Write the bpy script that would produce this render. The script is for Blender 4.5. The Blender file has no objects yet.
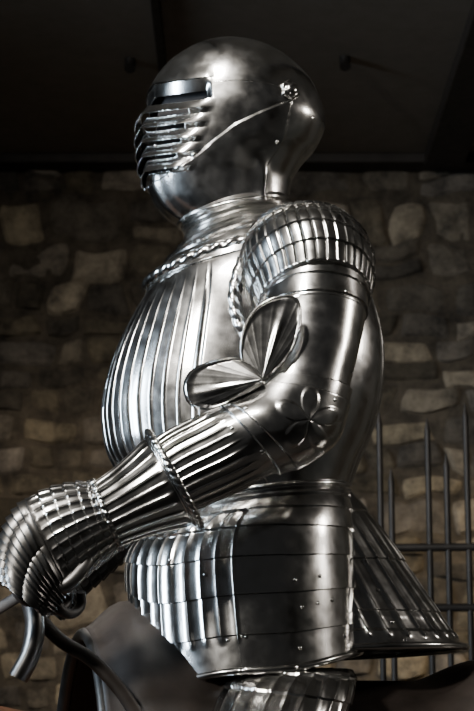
import bpy, math, random
import numpy as np
from mathutils import Vector, noise
from mathutils.bvhtree import BVHTree
random.seed(7); np.random.seed(7)
pi=math.pi
# ------------------------------------------------ camera model
F=1800.0; CAM=np.array([0,-3.2,1.15]); PITCH=math.radians(12)
FW=np.array([0,math.cos(PITCH),math.sin(PITCH)]); UP=np.array([0,-math.sin(PITCH),math.cos(PITCH)])
def P(px,py,y):
    u=(px-237)/F; v=(355.5-py)/F
    d=np.array([u,FW[1]+UP[1]*v,FW[2]+UP[2]*v])
    return CAM+d*((y-CAM[1])/d[1])
def proj(p):
    q=p-CAM; z=q@FW
    return 237+F*q[...,0]/z, 355.5-F*(q@UP)/z
# ------------------------------------------------ materials
def nt(name):
    m=bpy.data.materials.new(name); m.use_nodes=True
    return m,m.node_tree.nodes,m.node_tree.links,m.node_tree.nodes['Principled BSDF']
def steel(name,col=(.60,.592,.578),rough=.18,dark=.86,metal=1,bump=.02):
    m,n,l,b=nt(name)
    b.inputs['Metallic'].default_value=metal
    tc=n.new('ShaderNodeTexCoord')
    a=n.new('ShaderNodeTexNoise'); a.inputs['Scale'].default_value=14; a.inputs['Detail'].default_value=9; a.inputs['Roughness'].default_value=.7
    l.new(tc.outputs['Object'],a.inputs['Vector'])
    r=n.new('ShaderNodeValToRGB'); r.color_ramp.elements[0].position=.33; r.color_ramp.elements[1].position=.6
    r.color_ramp.elements[0].color=(col[0]*dark,col[1]*dark,col[2]*dark*.96,1); r.color_ramp.elements[1].color=(*col,1)
    l.new(a.outputs['Fac'],r.inputs['Fac']); l.new(r.outputs['Color'],b.inputs['Base Color'])
    a2=n.new('ShaderNodeTexNoise'); a2.inputs['Scale'].default_value=40; a2.inputs['Detail'].default_value=6
    l.new(tc.outputs['Object'],a2.inputs['Vector'])
    mr=n.new('ShaderNodeMapRange'); mr.inputs['From Min'].default_value=.3; mr.inputs['From Max'].default_value=.7
    mr.inputs['To Min'].default_value=rough-.03; mr.inputs['To Max'].default_value=rough+.06
    l.new(a2.outputs['Fac'],mr.inputs['Value']); l.new(mr.outputs['Result'],b.inputs['Roughness'])
    bp=n.new('ShaderNodeBump'); bp.inputs['Strength'].default_value=bump; bp.inputs['Distance'].default_value=.004
    l.new(a.outputs['Fac'],bp.inputs['Height']); l.new(bp.outputs['Normal'],b.inputs['Normal'])
    return m
def plain(name,col,rough=.6,scale=12,var=.5,bump=.2,metal=0):
    return steel(name,col,rough,var,metal,bump)
STEEL=steel('polished_steel')
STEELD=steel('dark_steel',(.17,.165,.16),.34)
LEATHER=plain('dark_leather',(.030,.023,.019),.45)
HORSE=plain('chestnut_coat',(.10,.042,.018),.6)
HAIR=plain('horse_hair',(.02,.014,.01),.7)
IRON=plain('black_iron',(.022,.018,.015),.55,metal=.3)
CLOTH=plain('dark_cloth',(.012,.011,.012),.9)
# ------------------------------------------------ mesh helpers
def empty(name,loc=(0,0,0)):
    e=bpy.data.objects.new(name,None); e.location=loc; e.empty_display_size=.1
    bpy.context.collection.objects.link(e); return e
def obj(name,verts,faces,mat,parent=None,smooth=True,angle=40,solid=0):
    me=bpy.data.meshes.new(name); me.from_pydata([tuple(map(float,v)) for v in verts],[],faces)
    me.materials.append(mat)
    if smooth:
        me.polygons.foreach_set('use_smooth',[True]*len(me.polygons))
        me.set_sharp_from_angle(angle=math.radians(angle))
    o=bpy.data.objects.new(name,me); bpy.context.collection.objects.link(o)
    if parent:
        o.parent=parent; o.matrix_parent_inverse=parent.matrix_basis.inverted()
    if solid:
        s=o.modifiers.new('thick','SOLIDIFY'); s.thickness=solid; s.offset=-1
    return o
def crom(S,t):
    S=np.array(S,float); n=len(S)-1
    x=np.clip(t,0,1)*n; i=np.minimum(x.astype(int),n-1); f=(x-i)[:,None]
    p1=S[i];p2=S[i+1];p0=S[np.maximum(i-1,0)];p3=S[np.minimum(i+2,n)]
    p0=np.where((i==0)[:,None],2*p1-p2,p0); p3=np.where((i+2>n)[:,None],2*p2-p1,p3)
    return .5*((2*p1)+(p2-p0)*f+(2*p0-5*p1+4*p2-p3)*f**2+(3*p1-p0-3*p2+p3)*f**3)
class Loft: pass
def loft(name,secs,mat,parent,nr=120,ns=192,disp=None,hole=None,thc=None,caps=(0,0),th=(0,2*pi),solid=0,angle=35,mat2=None,zoff=None):
    secs=[tuple(s)+(0,)*(7-len(s)) for s in secs]
    T=np.linspace(0,1,nr); S=crom(secs,T)
    closed=abs(th[1]-th[0]-2*pi)<1e-6
    TH=np.linspace(th[0],th[1],ns,endpoint=not closed)
    def base(TT):
        out=np.zeros(TT.shape+(3,))
        for k in range(nr):
            s=S[k]; L=P(s[0],s[1],s[4]);R=P(s[2],s[3],s[4]);C=(L+R)/2;U=(R-L)/2;V=np.array([0,-s[5],s[6]/550])
            c=np.cos(TT[k]);w=np.sin(TT[k])
            out[k]=C+U*c[:,None]+V*w[:,None]
        return out
    TG=np.tile(TH,(nr,1)); B=base(TG)
    du=np.gradient(B,axis=0)
    if closed: dv=(np.roll(B,-1,1)-np.roll(B,1,1))/2
    else: dv=np.gradient(B,axis=1)
    N=np.cross(dv,du); ln=np.linalg.norm(N,axis=2,keepdims=True); N=N/np.maximum(ln,1e-12)
    C=B.mean(axis=1,keepdims=True)
    if ((B-C)*N).sum()<0: N=-N
    flip=((np.cross(dv,du)*N).sum()<0)
    if thc is not None:
        w=(TG-(thc-pi))%(2*pi)+(thc-pi)
        TM=np.where(w>thc,2*thc-w,w); PB=base(TM)
    else: TM=TG; PB=B
    PX,PY=proj(PB); TT=np.tile(T[:,None],(1,ns))
    X=B.copy()
    if disp is not None: X=X+N*disp(TG,TT,PX,PY)[...,None]
    if zoff is not None: X[...,2]+=zoff(TG,TT,PX,PY)
    hm=hole(TG,TT,PX,PY) if hole is not None else None
    verts=X.reshape(-1,3).tolist(); faces=[]; mi=[]
    m=ns if closed else ns-1
    for i in range(nr-1):
        for j in range(m):
            j2=(j+1)%ns
            if hm is not None and hm[i,j] and hm[i+1,j2]: continue
            f=(i*ns+j,i*ns+j2,(i+1)*ns+j2,(i+1)*ns+j)
            faces.append(f[::-1] if flip else f); mi.append(1 if (mat2 and T[i]>mat2[1]) else 0)
    for e,k in ((0,0),(1,nr-1)):
        if caps[e]:
            verts.append(X[k].mean(axis=0).tolist()); c=len(verts)-1
            for j in range(m):
                f=(k*ns+j,k*ns+(j+1)%ns,c); 
                if (e==0)!=bool(flip): f=f[::-1]
                faces.append(f); mi.append(1 if (mat2 and e==1) else 0)
    o=obj(name,verts,faces,mat,parent,angle=angle,solid=solid)
    if mat2:
        o.data.materials.append(mat2[0]); o.data.polygons.foreach_set('material_index',mi)
    r=Loft(); r.o=o;r.X=X;r.TH=TH;r.T=T;r.closed=closed;r.N=N
    r.bvh=BVHTree.FromPolygons([Vector(v) for v in verts],faces)
    return r
def hit(r,px,py,off=0):
    d=P(px,py,0)-CAM; d=d/np.linalg.norm(d)
    h=r.bvh.ray_cast(Vector(CAM),Vector(d))
    if h[0] is None: return None
    n=h[1]
    if n.dot(Vector(d))>0: n=-n
    return np.array(h[0]+n*off),np.array(n)
def resample(pts,step,closed=False):
    pts=np.array(pts,float)
    if closed: pts=np.vstack([pts,pts[:1]])
    s=np.r_[0,np.cumsum(np.linalg.norm(np.diff(pts,axis=0),axis=1))]
    n=max(3,int(s[-1]/step)); q=np.linspace(0,s[-1],n,endpoint=not closed)
    return np.stack([np.interp(q,s,pts[:,k]) for k in range(3)],1),q
def tube(name,pts,r,mat,parent,rope=0,closed=False,seg=16,taper=False,flat=1,rfun=None):
    if rope: seg=30
    step=r*.3 if rope else max(r*.8,.004)
    p,q=resample(pts,step,closed); n=len(p)
    if closed: t=np.roll(p,-1,0)-np.roll(p,1,0)
    else: t=np.gradient(p,axis=0)
    t/=np.maximum(np.linalg.norm(t,axis=1,keepdims=True),1e-9)
    ref=np.array([.13,-.9,.35]); 
    if abs(t@ref).max()>.97: ref=np.array([.9,.1,.3])
    a=np.cross(t,ref);a/=np.linalg.norm(a,axis=1,keepdims=True);b=np.cross(t,a)
    ph=np.linspace(0,2*pi,seg,endpoint=False)
    PH,Q=np.meshgrid(ph,q)
    L=q[-1]; k=(round(L/(r*2.2))*pi/ L) if rope else 0
    R=np.full(PH.shape,r)
    if rope: R=r*(.80+.24*np.abs(np.sin(1.0*PH+k*Q)))
    if taper: R=R*(1-.9*(Q/L))
    if rfun is not None: R=R*rfun(Q/L)
    V=p[:,None]+a[:,None]*(R*np.cos(PH))[...,None]+b[:,None]*(R*np.sin(PH)*flat)[...,None]
    verts=V.reshape(-1,3).tolist(); faces=[]
    for i in range(n if closed else n-1):
        for j in range(seg):
            i2=(i+1)%n;j2=(j+1)%seg
            faces.append((i*seg+j,i*seg+j2,i2*seg+j2,i2*seg+j))
    if not closed:
        faces.append(tuple(range(seg))[::-1]); faces.append(tuple((n-1)*seg+j for j in range(seg)))
    return obj(name,verts,faces,mat,parent,angle=60)
def ringpts(r,t,th=None,off=0):
    k=int(round(t*(len(r.T)-1)))
    X=r.X[k]+r.N[k]*off
    if th is not None:
        m=(r.TH>=th[0])&(r.TH<=th[1]); return X[m]
    return X
def rivets(name,items,mat,parent):
    V=[];Fc=[]
    for p,n,rad in items:
        n=Vector(n).normalized(); a=n.orthogonal().normalized(); b=n.cross(a); p=Vector(p)
        base=len(V); seg=12
        for k,(rr,h) in enumerate([(1,-.3),(1,.1),(.85,.42),(.5,.65)]):
            for j in range(seg):
                an=2*pi*j/seg; V.append(p+(a*math.cos(an)+b*math.sin(an))*rad*rr+n*rad*h)
        V.append(p+n*rad*.72)
        for k in range(3):
            for j in range(seg): Fc.append((base+k*seg+j,base+k*seg+(j+1)%seg,base+(k+1)*seg+(j+1)%seg,base+(k+1)*seg+j))
        for j in range(seg): Fc.append((base+3*seg+j,base+3*seg+(j+1)%seg,base+4*seg))
    return obj(name,V,Fc,mat,parent,angle=70)
def ss(a,b,x):
    t=np.clip((x-a)/(b-a),0,1); return t*t*(3-2*t)
def fr(x): return x-np.floor(x)
def saw(x): return fr(x)
def ridge(x,p=1.6): return (1-np.abs(np.sin(pi*x)))**p
def groove(x,w=.1):
    f=x-np.floor(x); g=np.minimum(f,1-f); return 1-ss(0,w,g)

A=empty('suit_of_armour',(0.08,0,1.3))
# ================================================= HELMET
THC=pi-.42
hs=[(224,46,230,46.2,.0,.006,0),(207,48,253,48.5,.0,.05),(189,54,273,54,.0,.085),(175,62,289,63,.0,.108),(163,72,302,74,0,.124),
(154,84,313,86,0,.133),(148,98,320,101,0,.138),(144,111,324,114,0,.139),(142,125,325,127,0,.138),(141,140,321,138,0,.133),(142,155,314,150,0,.127),
(144,170,304,161,0,.119),(148,184,297,171,0,.11),(153,197,292,180,0,.102),(161,210,290,190,0,.095),(171,219,289,199,0,.09),(180,224,290,207,0,.087)]
def bev(PX,PY):
    cy=np.interp(PX,[120,195,212,235,262,280,292],[205,157,142,124,111,104,100])
    bx=np.interp(PY,[95,140,165,205],[292,284,266,262])
    return cy,bx
def hd(TH,T,PX,PY):
    d=np.zeros(TH.shape)
    yy=PY+(PX-140)*.13
    q=(yy-107)/14.0
    xr=218-4.2*np.clip(q,-2,5)
    m=1-ss(xr-26,xr,PX)
    f=fr(q)
    tri=np.where(f<.62,f/.62,(1-f)/.38)
    bel=np.where((q>0)&(q<5),tri*.0125+.002,0)
    d+=m*bel
    d+=np.where((yy>86)&(yy<=107),-.017*((yy-86)/21),0)*(1-ss(204,213,PX))
    d+=np.where((yy<=86)&(PX<216)&(yy>64),.003*ss(72,86,yy),0)*(1-ss(206,216,PX))
    cy,bx=bev(PX,PY)
    d+=.0034*ss(-1.0,1.0,PY-cy)*(1-ss(-1.2,1.2,PX-bx))
    d+=.004*np.exp(-((TH-THC)/.12)**2)*ss(150,185,PY)
    d+=.007*np.exp(-((PX-262)/7)**2)*ss(150,175,PY)
    return d
def hh(TH,T,PX,PY):
    yy=PY+(PX-140)*.13
    sight=(yy>97)&(yy<108)&(PX<205)
    q=(yy-107)/14.0; f=fr(q)
    sl=(q>.5)&(q<4.9)&(f>.66)&(f<.97)&(PX<194-4*q)&(PX>148)
    return sight|sl
helm=loft('helmet',hs,STEEL,A,nr=480,ns=480,disp=hd,hole=hh,thc=THC,caps=(1,0),solid=.0022,angle=28)
it=[]
def rv(r,px,py,rad):
    h=hit(r,px,py)
    if h: it.append((h[0],h[1],rad))
def disc(name,r,px,py,R,hgt,mat,petals=0,bvh=None):
    p,n=hit(r,px,py); n=Vector(n);a=n.orthogonal().normalized();b=n.cross(a);p=Vector(p);V=[];Fc=[];seg=48
    prof=[(1,-.3),(1,.25),(.9,.45),(.72,.4),(.6,.55),(.55,.9),(.35,1.15),(.1,1.25)]
    for rr,hh_ in prof:
        for j in range(seg):
            an=2*pi*j/seg; k=1+(.08*math.cos(petals*an) if petals and rr>.6 else 0)
            V.append(p+(a*math.cos(an)+b*math.sin(an))*R*rr*k+n*hgt*hh_)
    for k in range(len(prof)-1):
        for j in range(seg): Fc.append((k*seg+j,k*seg+(j+1)%seg,(k+1)*seg+(j+1)%seg,(k+1)*seg+j))
    Fc.append(tuple((len(prof)-1)*seg+j for j in range(seg)))
    return obj(name,V,Fc,mat,A,angle=50)
disc('visor_pivot',helm,290,90,.019,.010,STEEL,6)
def path_on(r,pts,off=0,n=12):
    out=[]
    P2=np.array(pts,float); S=crom(P2,np.linspace(0,1,n*len(pts)))
    for a in S:
        h=hit(r,a[0],a[1])
        if h:
            v=(CAM-h[0]); v/=np.linalg.norm(v); nn=h[1]*.6+v*.4
            out.append(h[0]+nn*off)
    if len(out)>6:
        o=np.array(out)
        for _ in range(10):
            o[1:-1]=(o[:-2]+o[1:-1]*2+o[2:])/4
        return o
    return out
tube('skull_edge',path_on(helm,[(214,82),(240,80),(268,83),(282,88)],-.0006),.0012,STEEL,A)
for q in [(194,155,.0055),(277,142,.004),(272,196,.0035),(168,176,.003),(313,118,.0035)]: rv(helm,*q)
tube('helmet_lower_roll',ringpts(helm,1),.0045,STEEL,A,closed=True)
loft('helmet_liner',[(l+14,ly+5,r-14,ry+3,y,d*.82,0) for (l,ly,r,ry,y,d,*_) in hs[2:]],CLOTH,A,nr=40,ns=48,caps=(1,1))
# ================================================= GORGET
gs=[(180,216,286,196,0,.088),(183,228,290,206,0,.094),(186,237,296,213,0,.100),(184,245,304,218,0,.110),(173,259,312,224,0,.125),(157,275,318,236,0,.14),(148,292,322,253,0,.15)]
def gd(TH,T,PX,PY): 
    return .005*saw(T*8)*np.where(T<.75,1,0)
gor=loft('gorget',gs,STEEL,A,nr=200,ns=160,disp=gd,solid=.002)
# ================================================= TORSO
ts=[(152,284,310,236,0,.125),(145,297,335,250,0,.15),(128,327,364,285,0,.165),(113,362,379,325,0,.17),(104,398,383,362,0,.172),(103,428,380,398,0,.17),(112,462,370,434,0,.165),(142,494,358,462,0,.155),(185,513,347,492,0,.145)]
def td(TH,T,PX,PY):
    t=TH
    w=ss(1.86,1.89,t)*(1-ss(4.15,4.25,t))
    k=ridge((t-1.91)/(2.3)*20,4.5)
    fl=w*k*.0024*ss(.10,.38,T)
    fl+=.0015*(1-ss(1.86,1.88,t))*ss(1.5,1.52,t)*ss(.12,.2,T)
    b=(1-ss(.25,.35,t))+ss(5.9,6.0,t)
    fl+= .003*ridge(t*5,2)*b
    return fl
torso=loft('breastplate_and_backplate',ts,STEEL,A,nr=200,ns=1100,disp=td,angle=30)
def ropepath(r,pts,off,rad,name,mat=STEEL):
    p=path_on(r,pts,off)
    if len(p)>3: tube(name,p,rad,mat,A,rope=1)
k0=ringpts(torso,.05,off=.004)
tube('neckline_rope',k0,.0115,STEEL,A,rope=1,closed=True)
ropepath(torso,[(258,248),(244,260),(237,278),(234,298),(238,320),(250,342)],.006,.0115,'armhole_rope')
# ================================================= PAULDRON
ps=[(285,222,305,222,-.165,.02,3),(264,229,331,224,-.165,.065,10),(248,243,356,237,-.175,.095,21),(242,259,368,252,-.185,.108,29),(244,277,373,266,-.195,.113,33),(252,292,373,281,-.205,.110,30),(260,305,369,295,-.215,.104,24)]
def pd(TH,T,PX,PY):
    q=T*6.0; s=.0042*saw(q)
    w=ss(.10,.16,T)
    return s*ss(.02,.1,T)-w*.0018*groove(TH/(2*pi)*36,.16)+w*.0006*np.abs(np.sin(pi*TH/(2*pi)*36))
def mk_pauldron(name,secs): return loft(name,secs,STEEL,A,nr=260,ns=720,disp=pd,caps=(1,0),solid=.002,angle=30)
pau=mk_pauldron('pauldron_near',ps)
tube('pauldron_roll',ringpts(pau,1),.004,STEEL,A,closed=True)
# ================================================= ARM
ars=[(270,262,364,262,-.205,.092,10),(263,288,368,286,-.215,.097,16),(259,318,366,314,-.225,.094,12),(255,348,360,346,-.245,.088,5),(250,374,352,378,-.262,.087,0),
(242,391,345,408,-.275,.09,0),(234,400,333,440,-.285,.092,0),(227,405,302,462,-.295,.09,0),(213,410,270,475,-.302,.083,0),(190,421,240,490,-.312,.073,0),(166,433,210,503,-.325,.065,0),(142,450,182,515,-.34,.057,0)]
def ad(TH,T,PX,PY):
    d=np.zeros(TH.shape)
    d+=.004*saw(T*22)*(T<.19)
    w=ss(.72,.80,T)*(1-ss(.96,1,T))
    d+=w*(.0024*ridge(TH/(2*pi)*30,2.2))
    d+=.005*ss(.395,.40,T)*(1-ss(.70,.705,T))
    d+=.003*ss(.44,.445,T)*(1-ss(.655,.66,T))
    x=PX-306;y=PY-420
    r=np.hypot(x,y); an=np.arctan2(y,x)
    near=np.sin(TH)>0
    pet=np.abs(np.cos(an*2.5+.5))
    R=10+22*pet
    d+=near*(.0020*(1-ss(R-5,R+2,r))*(.5+.5*pet)+.0020*np.exp(-(r/7)**2))
    r2=np.hypot((PX-268)/1.5,(PY-416)/1.1)
    d+=near*.003*np.exp(-(r2/16)**2)
    return d
arm=loft('arm_harness_near',ars,STEEL,A,nr=440,ns=520,disp=ad,caps=(1,1),angle=28)
for q in [(262,285,.003),(346,292,.0035),(352,372,.003),(246,408,.004),(262,452,.004),(232,428,.003),(335,400,.003)]: rv(arm,*q)
def lobe(name,base,outline,y0,bul,tip,mat=STEEL):
    S=crom(np.array(outline,float),np.linspace(0,1,120)); nr=30
    V=[];Fc=[]
    for i in range(nr):
        r=i/(nr-1)
        for j,(x,y) in enumerate(S):
            s=j/(len(S)-1)
            px=base[0]+(x-base[0])*r; py=base[1]+(y-base[1])*r
            dep=y0 - tip*r
            dep-= bul*math.sin(pi*s)*math.sin(pi*r*.55)
            dep-= .0030*math.exp(-((s-.5)/.035)**2)*math.sin(pi*min(1,r*1.05))
            dep-= .0005*float(ridge(np.array(s*14),2))*r*(1 if .03<s<.97 else 0)
            if r>.92: dep-=.0025*math.sin(pi*(r-.92)/.08)
            V.append(P(px,py,dep))
    n=len(S)
    for i in range(nr-1):
        for j in range(n-1): Fc.append((i*n+j,i*n+j+1,(i+1)*n+j+1,(i+1)*n+j))
    obj(name,V,Fc,mat,A,solid=.003,angle=40)
    tube(name+'_edge',V[(nr-1)*n:],.0016,mat,A)
lobe('couter_wing_upper',(262,380),[(248,378),(241,352),(245,326),(258,307),(278,297),(297,299),(301,320),(294,345),(281,364),(268,378)],-.362,.003,-.006)
lobe('couter_wing_lower',(262,380),[(254,366),(234,359),(210,363),(191,372),(184,387),(190,404),(208,408),(232,400),(250,392),(264,386)],-.370,.003,-.016)
# ================================================= GAUNTLET
cs=[(150,435,200,523,-.335,.08),(142,443,187,526,-.338,.074),(128,457,165,531,-.343,.064),(112,471,141,538,-.35,.055),(92,485,117,547,-.36,.048)]
def cd(TH,T,PX,PY):
    return .0022*ridge(TH/(2*pi)*26,2)*ss(.15,.3,T)+.003*(T<.12)
cuff=loft('gauntlet_cuff',cs,STEEL,A,nr=140,ns=520,disp=cd,solid=.002,angle=28)
tube('cuff_rope',ringpts(cuff,.0,off=.002),.006,STEEL,A,rope=1,closed=True)
tube('cuff_second_roll',ringpts(cuff,.12,off=.001),.003,STEEL,A,closed=True)
tube('wrist_rope',ringpts(cuff,.97,off=.003),.0045,STEEL,A,rope=1,closed=True)
gs2=[(96,484,119,548,-.36,.046),(80,483,106,558,-.362,.05),(60,486,92,570,-.366,.05),(40,493,78,582,-.37,.05),(22,506,66,592,-.374,.046),(10,523,58,600,-.376,.042),(3,543,54,607,-.377,.038),(1,563,50,611,-.377,.032),(6,582,44,612,-.377,.022)]
def gd2(TH,T,PX,PY):
    s=.0035*saw(T*13)*(T<=.4615)+.0065*saw(T*13*1.5+.08)*(T>.4615)
    fl=.0018*ridge(TH/(2*pi)*28,1.6)*(1-ss(.42,.46,T))*(1-groove(T*13,.1))
    fing=.0055*np.abs(np.sin(TH*4+.2))**.7*ss(.46,.52,T)
    return s+fl+fing+.003*np.exp(-((T-.47)/.02)**2)
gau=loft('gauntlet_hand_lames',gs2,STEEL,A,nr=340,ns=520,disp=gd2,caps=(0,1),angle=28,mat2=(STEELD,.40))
for k in range(4):
    x0=12+k*13; y0=592+k*4
    pts=[P(x0,y0-14,-.385+.006*k),P(x0+8,y0+4,-.39+.006*k),P(x0+20,y0+10,-.37+.006*k),P(x0+30,y0+2,-.35+.006*k),P(x0+30,y0-12,-.34)]
    S=crom(np.array(pts),np.linspace(0,1,20))
    tube('finger_%d'%(k+1),S,.0095,LEATHER,A,rfun=lambda s:1-.25*s)
S=crom(np.array([P(92,545,-.37),P(84,566,-.39),P(70,582,-.395),P(54,592,-.39)]),np.linspace(0,1,20))
tube('thumb',S,.013,STEELD,A,rfun=lambda s:np.sqrt(np.clip((1-s)*8,0,1)+.01))
# ================================================= FAR ARM
far=lambda S,dx,dy,c:[(a+dx,b+dy,cx+dx,dd+dy,c-e,f,*( (-g[0],) if g else ())) for (a,b,cx,dd,e,f,*g) in S]
mk_pauldron('pauldron_far',far(ps,-24,16,-.03))
loft('arm_harness_far',far(ars,-2,14,-.04),STEEL,A,nr=160,ns=120,caps=(1,1))
loft('gauntlet_cuff_far',far(cs,4,8,-.10),STEEL,A,nr=60,ns=160,disp=cd,solid=.002)
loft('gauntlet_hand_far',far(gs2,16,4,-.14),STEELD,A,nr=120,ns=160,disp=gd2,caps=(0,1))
# ================================================= SKIRT
rs=[(215,505,346,486,.09,.10),(210,520,358,500,.10,.12),(205,545,381,530,.11,.145),(205,575,403,563,.12,.165),(205,605,427,599,.12,.18),(205,632,448,629,.12,.19),(205,658,464,649,.12,.20)]
def rd(TH,T,PX,PY):
    return .0025*saw(T*4)*(1-ss(.78,.8,T))+.0038*ridge(TH/(2*pi)*38,2.2)*ss(.15,.5,T)*(1-ss(.90,.94,T))+.002*ss(.86,.88,T)
cul=loft('culet_skirt',rs,STEEL,A,nr=160,ns=900,disp=rd,solid=.002,angle=28)
tube('culet_hem_roll',ringpts(cul,1,off=.002),.0065,STEEL,A,closed=True)
fs=[(186,508,347,488,.0,.146,0),(180,515,349,498,0,.152,0),(160,527,351,512,0,.168,0),(136,542,352,532,0,.185,0),(127,562,353,557,0,.192,-4),(129,590,355,588,0,.198,-8),(134,618,357,622,0,.203,-10),(141,642,359,650,0,.207,-12)]
def fd(TH,T,PX,PY):
    s=.0042*saw(T*7.0)
    w=ss(1.60,1.64,TH)*(1-ss(4.5,4.6,TH))*ss(.28,.34,T)*(1-ss(.86,.9,T))
    return s+w*(.0026*ridge(TH*11.5/pi*2.0,1.4))+.003*(TH<1.64)*(TH>1.2)*ss(.28,.3,T)
def fz(TH,T,PX,PY):
    return -(26/550)*np.exp(-((TH-2.3)/.5)**2)*T**2 -(14/550)*T**3*np.exp(-((TH-1.4)/.6)**2)
fau=loft('fauld_skirt',fs,STEEL,A,nr=320,ns=1000,disp=fd,solid=.002,angle=28,zoff=fz)
tube('fauld_hem_roll',ringpts(fau,1,off=.002),.0065,STEEL,A,closed=True)
tube('waist_rope',ringpts(fau,.01,off=.003),.006,STEEL,A,closed=True)
for x,y in [(295,580),(320,576),(302,607),(318,603),(332,600),(228,640),(242,636),(246,637),(300,648),(205,575),(170,560),(345,636)]: rv(fau,x,y,.0035)
for x,y in [(366,560),(378,590),(392,622),(405,640)]: rv(cul,x,y,.0035)
rivets('rivets',it,STEEL,A)
# ================================================= LEGS
ls=[(268,668,352,670,-.10,.05),(234,677,354,686,-.15,.08),(216,704,340,728,-.20,.1),(206,760,312,800,-.27,.09),(198,840,290,860,-.32,.075),(200,900,286,900,-.345,.068),(212,960,292,960,-.34,.062),(222,1060,292,1060,-.33,.06),(232,1180,282,1180,-.33,.045),(234,1240,282,1240,-.33,.042)]
def ld(TH,T,PX,PY):
    return .003*saw(T*12)*(T<.5)+.002*ridge(TH/(2*pi)*24,1.8)*(1-ss(.7,.8,T))+.015*np.exp(-((T-.5)/.04)**2)
loft('leg_harness_near',ls,STEEL,A,nr=260,ns=300,disp=ld,caps=(1,1))
loft('leg_harness_far',far(ls,0,0,.08),STEEL,A,nr=160,ns=160,disp=ld,caps=(1,1))
for nm,yy in (('near',-.33),('far',.41)):
    c=P(258,1240,yy); 
    S=[c+np.array([.05,0,.02]),c+np.array([-.02,0,-.01]),c+np.array([-.12,-.03,-.04]),c+np.array([-.22,-.06,-.055])]
    tube('sabaton_'+nm,crom(np.array(S),np.linspace(0,1,30)),.048,STEEL,A,rfun=lambda s:(1-.35*s)*np.sqrt(np.clip((1-s)*12,0,1)+.02),flat=.7)
    st=[c+np.array([-.1,.07*math.cos(a)-.03,-.01+.13*math.sin(a)]) for a in np.linspace(0,2*pi,24,endpoint=False)]
    tube('stirrup_'+nm,st,.007,IRON,A,closed=True)
# ================================================= HORSE
H=empty('horse',(.08,.05,0))
hd_=math.radians(14); f3=np.array([-math.cos(hd_),-math.sin(hd_),0]); s3=np.array([math.sin(hd_),-math.cos(hd_),0]); O=np.array([.10,.08,0])
def W(f,s,z): return O+f3*f+s3*s+np.array([0,0,z])
def skin(name,nodes,edges,mat,parent,sub=2):
    me=bpy.data.meshes.new(name); me.from_pydata([tuple(W(*n[:3])) for n in nodes],edges,[])
    o=bpy.data.objects.new(name,me); bpy.context.collection.objects.link(o)
    me.materials.append(mat)
    m=o.modifiers.new('skin','SKIN'); m.use_smooth_shade=True
    for i,n in enumerate(nodes):
        me.skin_vertices[0].data[i].radius=(n[3],n[4] if len(n)>4 else n[3])
        me.skin_vertices[0].data[i].use_root=(i==0)
    s=o.modifiers.new('sub','SUBSURF'); s.levels=sub; s.render_levels=sub
    o.parent=parent; o.matrix_parent_inverse=parent.matrix_basis.inverted()
    return o
N=[(-.1,0,.90,.29,.30),(-.65,0,.93,.27,.29),(-.92,0,.93,.17,.2),(.45,0,.91,.24,.27),(.72,0,1.05,.15,.20),(.98,0,1.34,.11,.17),(1.2,0,1.58,.09,.12),(1.38,0,1.52,.085,.12),(1.6,0,1.27,.06,.075),(1.7,0,1.14,.05,.06)]
E=[(0,1),(1,2),(0,3),(3,4),(4,5),(5,6),(6,7),(7,8),(8,9)]
for sg in (1,-1):
    b=len(N); N+=[(.5,.14*sg,.72,.12),(.54,.15*sg,.45,.06),(.53,.15*sg,.16,.042),(.58,.15*sg,.06,.055)]; E+=[(3,b),(b,b+1),(b+1,b+2),(b+2,b+3)]
    b=len(N); N+=[(-.62,.15*sg,.70,.15),(-.86,.16*sg,.47,.06),(-.83,.16*sg,.16,.042),(-.78,.16*sg,.06,.055)]; E+=[(1,b),(b,b+1),(b+1,b+2),(b+2,b+3)]
skin('horse_body',N,E,HORSE,H)
tube('tail',crom(np.array([W(-1.05,0,1.05),W(-1.2,0,.95),W(-1.22,0,.6),W(-1.18,0,.3)]),np.linspace(0,1,30)),.055,HAIR,H,rfun=lambda s:.4+.8*np.sin(pi*s*.9))
tube('mane',crom(np.array([W(.62,0,1.33),W(.85,0,1.47),W(1.08,0,1.68),W(1.25,0,1.74)]),np.linspace(0,1,30)),.03,HAIR,H)
for sg in(1,-1): tube('ear_%s'%('l' if sg>0 else 'r'),[W(1.24,.05*sg,1.66),W(1.25,.065*sg,1.74),W(1.27,.06*sg,1.81)],.025,HORSE,H,taper=True)
for sg in(1,-1): tube('eye_%s'%('l' if sg>0 else 'r'),[W(1.42,.075*sg,1.5),W(1.42,.09*sg,1.5)],.016,CLOTH,H)
V=[];Fc=[];nu,nv=50,80
for i in range(nu):
    u=i/(nu-1)
    for j in range(nv):
        v=-1.5+3*j/(nv-1); f=-.38-.72*u
        R=.335*math.sqrt(max(0.05,1-(max(0,u-.35)/.68)**2))+.004*float(ridge(np.array(v*6),1.5))
        V.append(W(f,R*math.sin(v)*1.05,.94+R*math.cos(v)))
for i in range(nu-1):
    for j in range(nv-1): Fc.append((i*nv+j,i*nv+j+1,(i+1)*nv+j+1,(i+1)*nv+j))
obj('crupper',V,Fc,STEEL,H,solid=.003)
tube('rein_near',crom(np.array([P(30,590,-.39),W(.8,.22,1.22),W(1.2,.12,1.2),W(1.62,.06,1.2)]),np.linspace(0,1,40)),.010,LEATHER,H,flat=.35)
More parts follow.
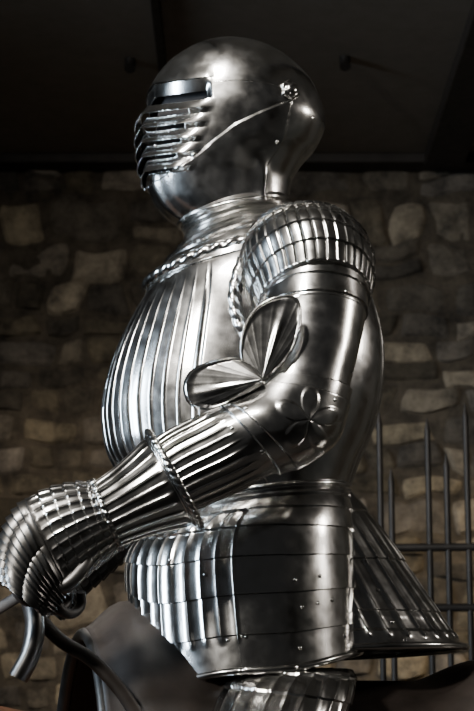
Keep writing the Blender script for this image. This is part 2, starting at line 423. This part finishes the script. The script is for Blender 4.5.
# saddle (tack, worn by the horse)
V=[];Fc=[];nu,nv=70,60
for i in range(nu):
    u=-.36+.74*i/(nu-1)
    pom=float(ss(-.02,.28,np.array(u))*(1-.35*ss(.31,.38,np.array(u)))); can=float(ss(.22,.36,np.array(-u)))
    for j in range(nv):
        v=-1.45+2.9*j/(nv-1)
        R=.315+.135*pom*math.exp(-(v/.8)**2)+.04*can*math.exp(-(v/.9)**2)
        V.append(W(u,R*math.sin(v)*.98,.925+R*math.cos(v)))
for i in range(nu-1):
    for j in range(nv-1): Fc.append((i*nv+j,i*nv+j+1,(i+1)*nv+j+1,(i+1)*nv+j))
obj('saddle_seat',V,Fc,LEATHER,H,solid=.012)
tube('saddle_pommel_edge',V[(nu-1)*nv:],.012,STEELD,H)
hp=[(-18,562),(2,566),(20,580),(31,602),(35,628),(30,655),(18,678)]
tube('saddle_pommel_hoop',crom(np.array([P(a,b,-.30) for a,b in hp]),np.linspace(0,1,40)),.016,STEELD,H,flat=1.6)
hp=[(20,575),(30,590),(38,615),(60,640),(92,660),(120,690),(140,720)]
tube('saddle_strap',crom(np.array([P(a,b,-.27) for a,b in hp]),np.linspace(0,1,40)),.012,LEATHER,H,flat=.6)
# ================================================= ROOM
WY=3.0; CZ=3.17
m,n,l,b=nt('rubble_stone')
at=n.new('ShaderNodeAttribute'); at.attribute_name='Col'
tc=n.new('ShaderNodeTexCoord'); nz=n.new('ShaderNodeTexNoise'); nz.inputs['Scale'].default_value=9; nz.inputs['Detail'].default_value=11; nz.inputs['Roughness'].default_value=.78
l.new(tc.outputs['Object'],nz.inputs['Vector'])
rp=n.new('ShaderNodeValToRGB'); rp.color_ramp.elements[0].position=.36; rp.color_ramp.elements[0].color=(.25,.235,.22,1); rp.color_ramp.elements[1].position=.64; rp.color_ramp.elements[1].color=(1.4,1.3,1.14,1)
l.new(nz.outputs['Fac'],rp.inputs['Fac'])
mx=n.new('ShaderNodeMix'); mx.data_type='RGBA'; mx.blend_type='MULTIPLY'; mx.inputs[0].default_value=1
l.new(at.outputs['Color'],mx.inputs[6]); l.new(rp.outputs['Color'],mx.inputs[7]); l.new(mx.outputs[2],b.inputs['Base Color'])
b.inputs['Roughness'].default_value=.92
bp=n.new('ShaderNodeBump'); bp.inputs['Strength'].default_value=1; bp.inputs['Distance'].default_value=.03
l.new(nz.outputs['Fac'],bp.inputs['Height']); l.new(bp.outputs['Normal'],b.inputs['Normal'])
STONE=m
MORTAR=plain('lime_mortar',(.15,.125,.095),.95,bump=.8,var=.4)
V=[];Fc=[];Col=[]
z=0.0
gx,gz=12,9
while z<CZ:
    hgt=random.choice([.08,.10,.12,.14,.17]); x=-3.5+random.random()*.2
    while x<3.5:
        w=random.uniform(.09,.25) if hgt<.13 else random.uniform(.12,.30)
        subs=[(x,w,z,hgt)]
        if random.random()<.25 and hgt>.12: subs=[(x,w,z,hgt*.45),(x,w,z+hgt*.45,hgt*.55)]
        for (sx,sw,sz,sh) in subs:
            g=.004; cx=sx+sw/2; cz=sz+sh/2+random.uniform(-.012,.012); hw=sw/2-g; hh_=sh/2-g*random.uniform(.3,1.5)
            tone=random.uniform(.08,.20)+ (random.uniform(.08,.28) if random.random()<.35 else 0); warm=random.uniform(0,1)
            c=(tone*(1+.08*warm),tone*(.93+.02*warm),tone*(.86-.16*warm),1)
            dep=random.uniform(.02,.045); b0=len(V); sk=random.uniform(-.2,.2); rot=random.uniform(-.08,.08)
            for i in range(gz):
                t=-1+2*i/(gz-1)
                for j in range(gx):
                    s=-1+2*j/(gx-1)
                    X_=s*math.sqrt(1-.12*t*t); Z_=t*math.sqrt(1-.12*s*s)
                    px=cx+hw*X_+sk*hh_*t; pz=cz+hh_*Z_+rot*hw*s
                    nn=noise.noise(Vector((px*5,pz*5,3)))+.5*noise.noise(Vector((px*14,pz*14,3)))
                    qx,qz=px,pz
                    px+=.036*noise.noise(Vector((qx*7,qz*7,0))); pz+=.03*noise.noise(Vector((qx*7,qz*7,9)))
                    e=max(abs(s),abs(t)); d=dep*(1-e**9)+.022*nn*(1-e**8)
                    V.append((px,WY-d,pz)); Col.append(c)
            for i in range(gz-1):
                for j in range(gx-1):
                    a=b0+i*gx+j; Fc.append((a,a+1,a+gx+1,a+gx))
        x+=w
    z+=hgt
NX,NZ=281,129; b0=len(V)
for i in range(NZ):
    for j in range(NX):
        x=-3.5+7*j/(NX-1); zz=CZ*i/(NZ-1)
        V.append((x,WY-.014-.012*noise.noise(Vector((x*6,zz*6,20)))-.006*noise.noise(Vector((x*17,zz*17,20))),zz)); Col.append((.12,.105,.085,1))
for i in range(NZ-1):
    for j in range(NX-1):
        a=b0+i*NX+j; Fc.append((a,a+1,a+NX+1,a+NX))
wall=obj('wall_back',V,Fc,STONE,None,angle=60)
ca=wall.data.color_attributes.new('Col','FLOAT_COLOR','POINT')
ca.data.foreach_set('color',np.array(Col,dtype=np.float32).ravel())
def box(name,x0,x1,y0,y1,z0,z1,mat,parent=None,bev=.004):
    V=[(x,y,z) for x in(x0,x1) for y in (y0,y1) for z in (z0,z1)]
    o=obj(name,V,[(0,1,3,2),(4,6,7,5),(0,4,5,1),(2,3,7,6),(0,2,6,4),(1,5,7,3)],mat,parent,smooth=False)
    if bev:
        bm=o.modifiers.new('b','BEVEL'); bm.width=bev; bm.segments=2
    return o
CEIL=plain('ceiling_plaster',(.20,.165,.13),.8,bump=.2,var=.85)
FLOOR=plain('floor_flagstone',(.06,.05,.042),.7,bump=.4)
WOOD=plain('dark_wood',(.028,.021,.016),.6)
box('ceiling',-3.5,3.5,-1.5,WY+.1,CZ,CZ+.08,CEIL,bev=0)
box('floor',-3.5,3.5,-5,WY+.1,-.08,0,FLOOR,bev=0)
box('wall_left',-3.6,-3.5,-5,WY+.1,0,CZ,MORTAR,bev=0)
box('wall_right',3.5,3.6,-5,WY+.1,0,CZ,MORTAR,bev=0)
box('trim_1',-3.5,3.5,WY-.14,WY,CZ-.035,CZ,WOOD)
box('ceiling_beam',.66,.80,-1.5,WY-.14,CZ-.05,CZ,WOOD)
box('ceiling_track',-.24,-.215,-1.0,2.06,CZ-.03,CZ,IRON)
for px,py in ((130,68),(345,66)):
    el=PITCH+math.atan((355-py)/F); dist=(CZ-.03-1.15)/math.tan(el); p=P(px,py,-3.2+dist)
    tube('ceiling_spotlight',[(p[0],p[1],CZ),(p[0],p[1],CZ-.02),(p[0],p[1]-.01,CZ-.035)],.017,IRON,None)
R=empty('pike_rack',(.9,1.6,0))
ry=1.6
def pike(i,px,top,y=ry):
    p=P(px,top,y); tube('pike_shaft_%d'%i,[(p[0],y,0.0),(p[0],y,p[2]-.03)],.0085,IRON,R,seg=10)
    tube('pike_head_%d'%i,[(p[0],y,p[2]-.035),(p[0],y,p[2]-.02),(p[0],y,p[2]+.005)],.0095,IRON,R,taper=True,flat=.6,seg=10)
for i,(px,tp) in enumerate([(379,413),(391,470),(427,420),(446,455),(465,405),(500,430),(540,445)]): pike(i,px,tp)
for i,(py,x0) in enumerate([(548,383),(608,425)]):
    a=P(x0,py,ry); tube('rack_rail_%d'%i,[(a[0],ry,a[2]),(a[0]+.9,ry,a[2]+.01)],.011,IRON,R)
a=P(600,500,ry); tube('rack_post',[(a[0]-.02,ry,0),(a[0]-.02,ry,a[2])],.03,WOOD,R)
# ================================================= LIGHTS
def area(name,loc,tgt,sx,sy,e,col,spread=180):
    L=bpy.data.lights.new(name,'AREA'); L.shape='RECTANGLE'; L.size=sx; L.size_y=sy; L.energy=e; L.color=col; L.spread=math.radians(spread)
    o=bpy.data.objects.new(name,L); o.location=loc
    o.rotation_euler=(Vector(tgt)-Vector(loc)).to_track_quat('-Z','Y').to_euler(); bpy.context.collection.objects.link(o)
def spot(name,loc,tgt,e,ang,col,rad=.08,blend=.8):
    L=bpy.data.lights.new(name,'SPOT'); L.energy=e; L.spot_size=math.radians(ang); L.spot_blend=blend; L.color=col; L.shadow_soft_size=rad
    o=bpy.data.objects.new(name,L); o.location=loc
    o.rotation_euler=(Vector(tgt)-Vector(loc)).to_track_quat('-Z','Y').to_euler(); bpy.context.collection.objects.link(o)
area('window_light_left',(-3.1,-.9,2.1),(0,0,1.6),.6,1.3,36,(.66,.82,1),80)
area('gallery_lamp_front',(-1.7,-2.6,2.9),(-.05,0,1.75),.3,.3,15,(1,.95,.88),70)
area('ceiling_lamp_overhead',(-.45,-1.25,3.12),(0,0,1.85),.26,.22,27,(1,.95,.88),100)
area('gallery_lamp_right',(3.0,-.1,2.7),(0,0,1.8),.25,.5,3,(1,.92,.84),60)
spot('gallery_spot_right',(1.25,1.6,2.2),(.95,3,1.25),48,68,(1,.75,.42),.1)
spot('gallery_spot_left',(-.7,1.4,2.35),(-.5,3,1.55),24,64,(1,.83,.64),.1)
w=bpy.data.worlds.new('world'); bpy.context.scene.world=w; w.use_nodes=True
w.node_tree.nodes['Background'].inputs[0].default_value=(.62,.62,.62,1); w.node_tree.nodes['Background'].inputs[1].default_value=.03
# ================================================= CAMERA
c=bpy.data.cameras.new('camera'); c.sensor_fit='VERTICAL'; c.sensor_height=36; c.sensor_width=24; c.lens=36*F/711
c.dof.use_dof=True; c.dof.focus_distance=3.05; c.dof.aperture_fstop=8
co=bpy.data.objects.new('camera',c); co.location=CAM; co.rotation_euler=(pi/2+PITCH,0,0)
bpy.context.collection.objects.link(co); bpy.context.scene.camera=co
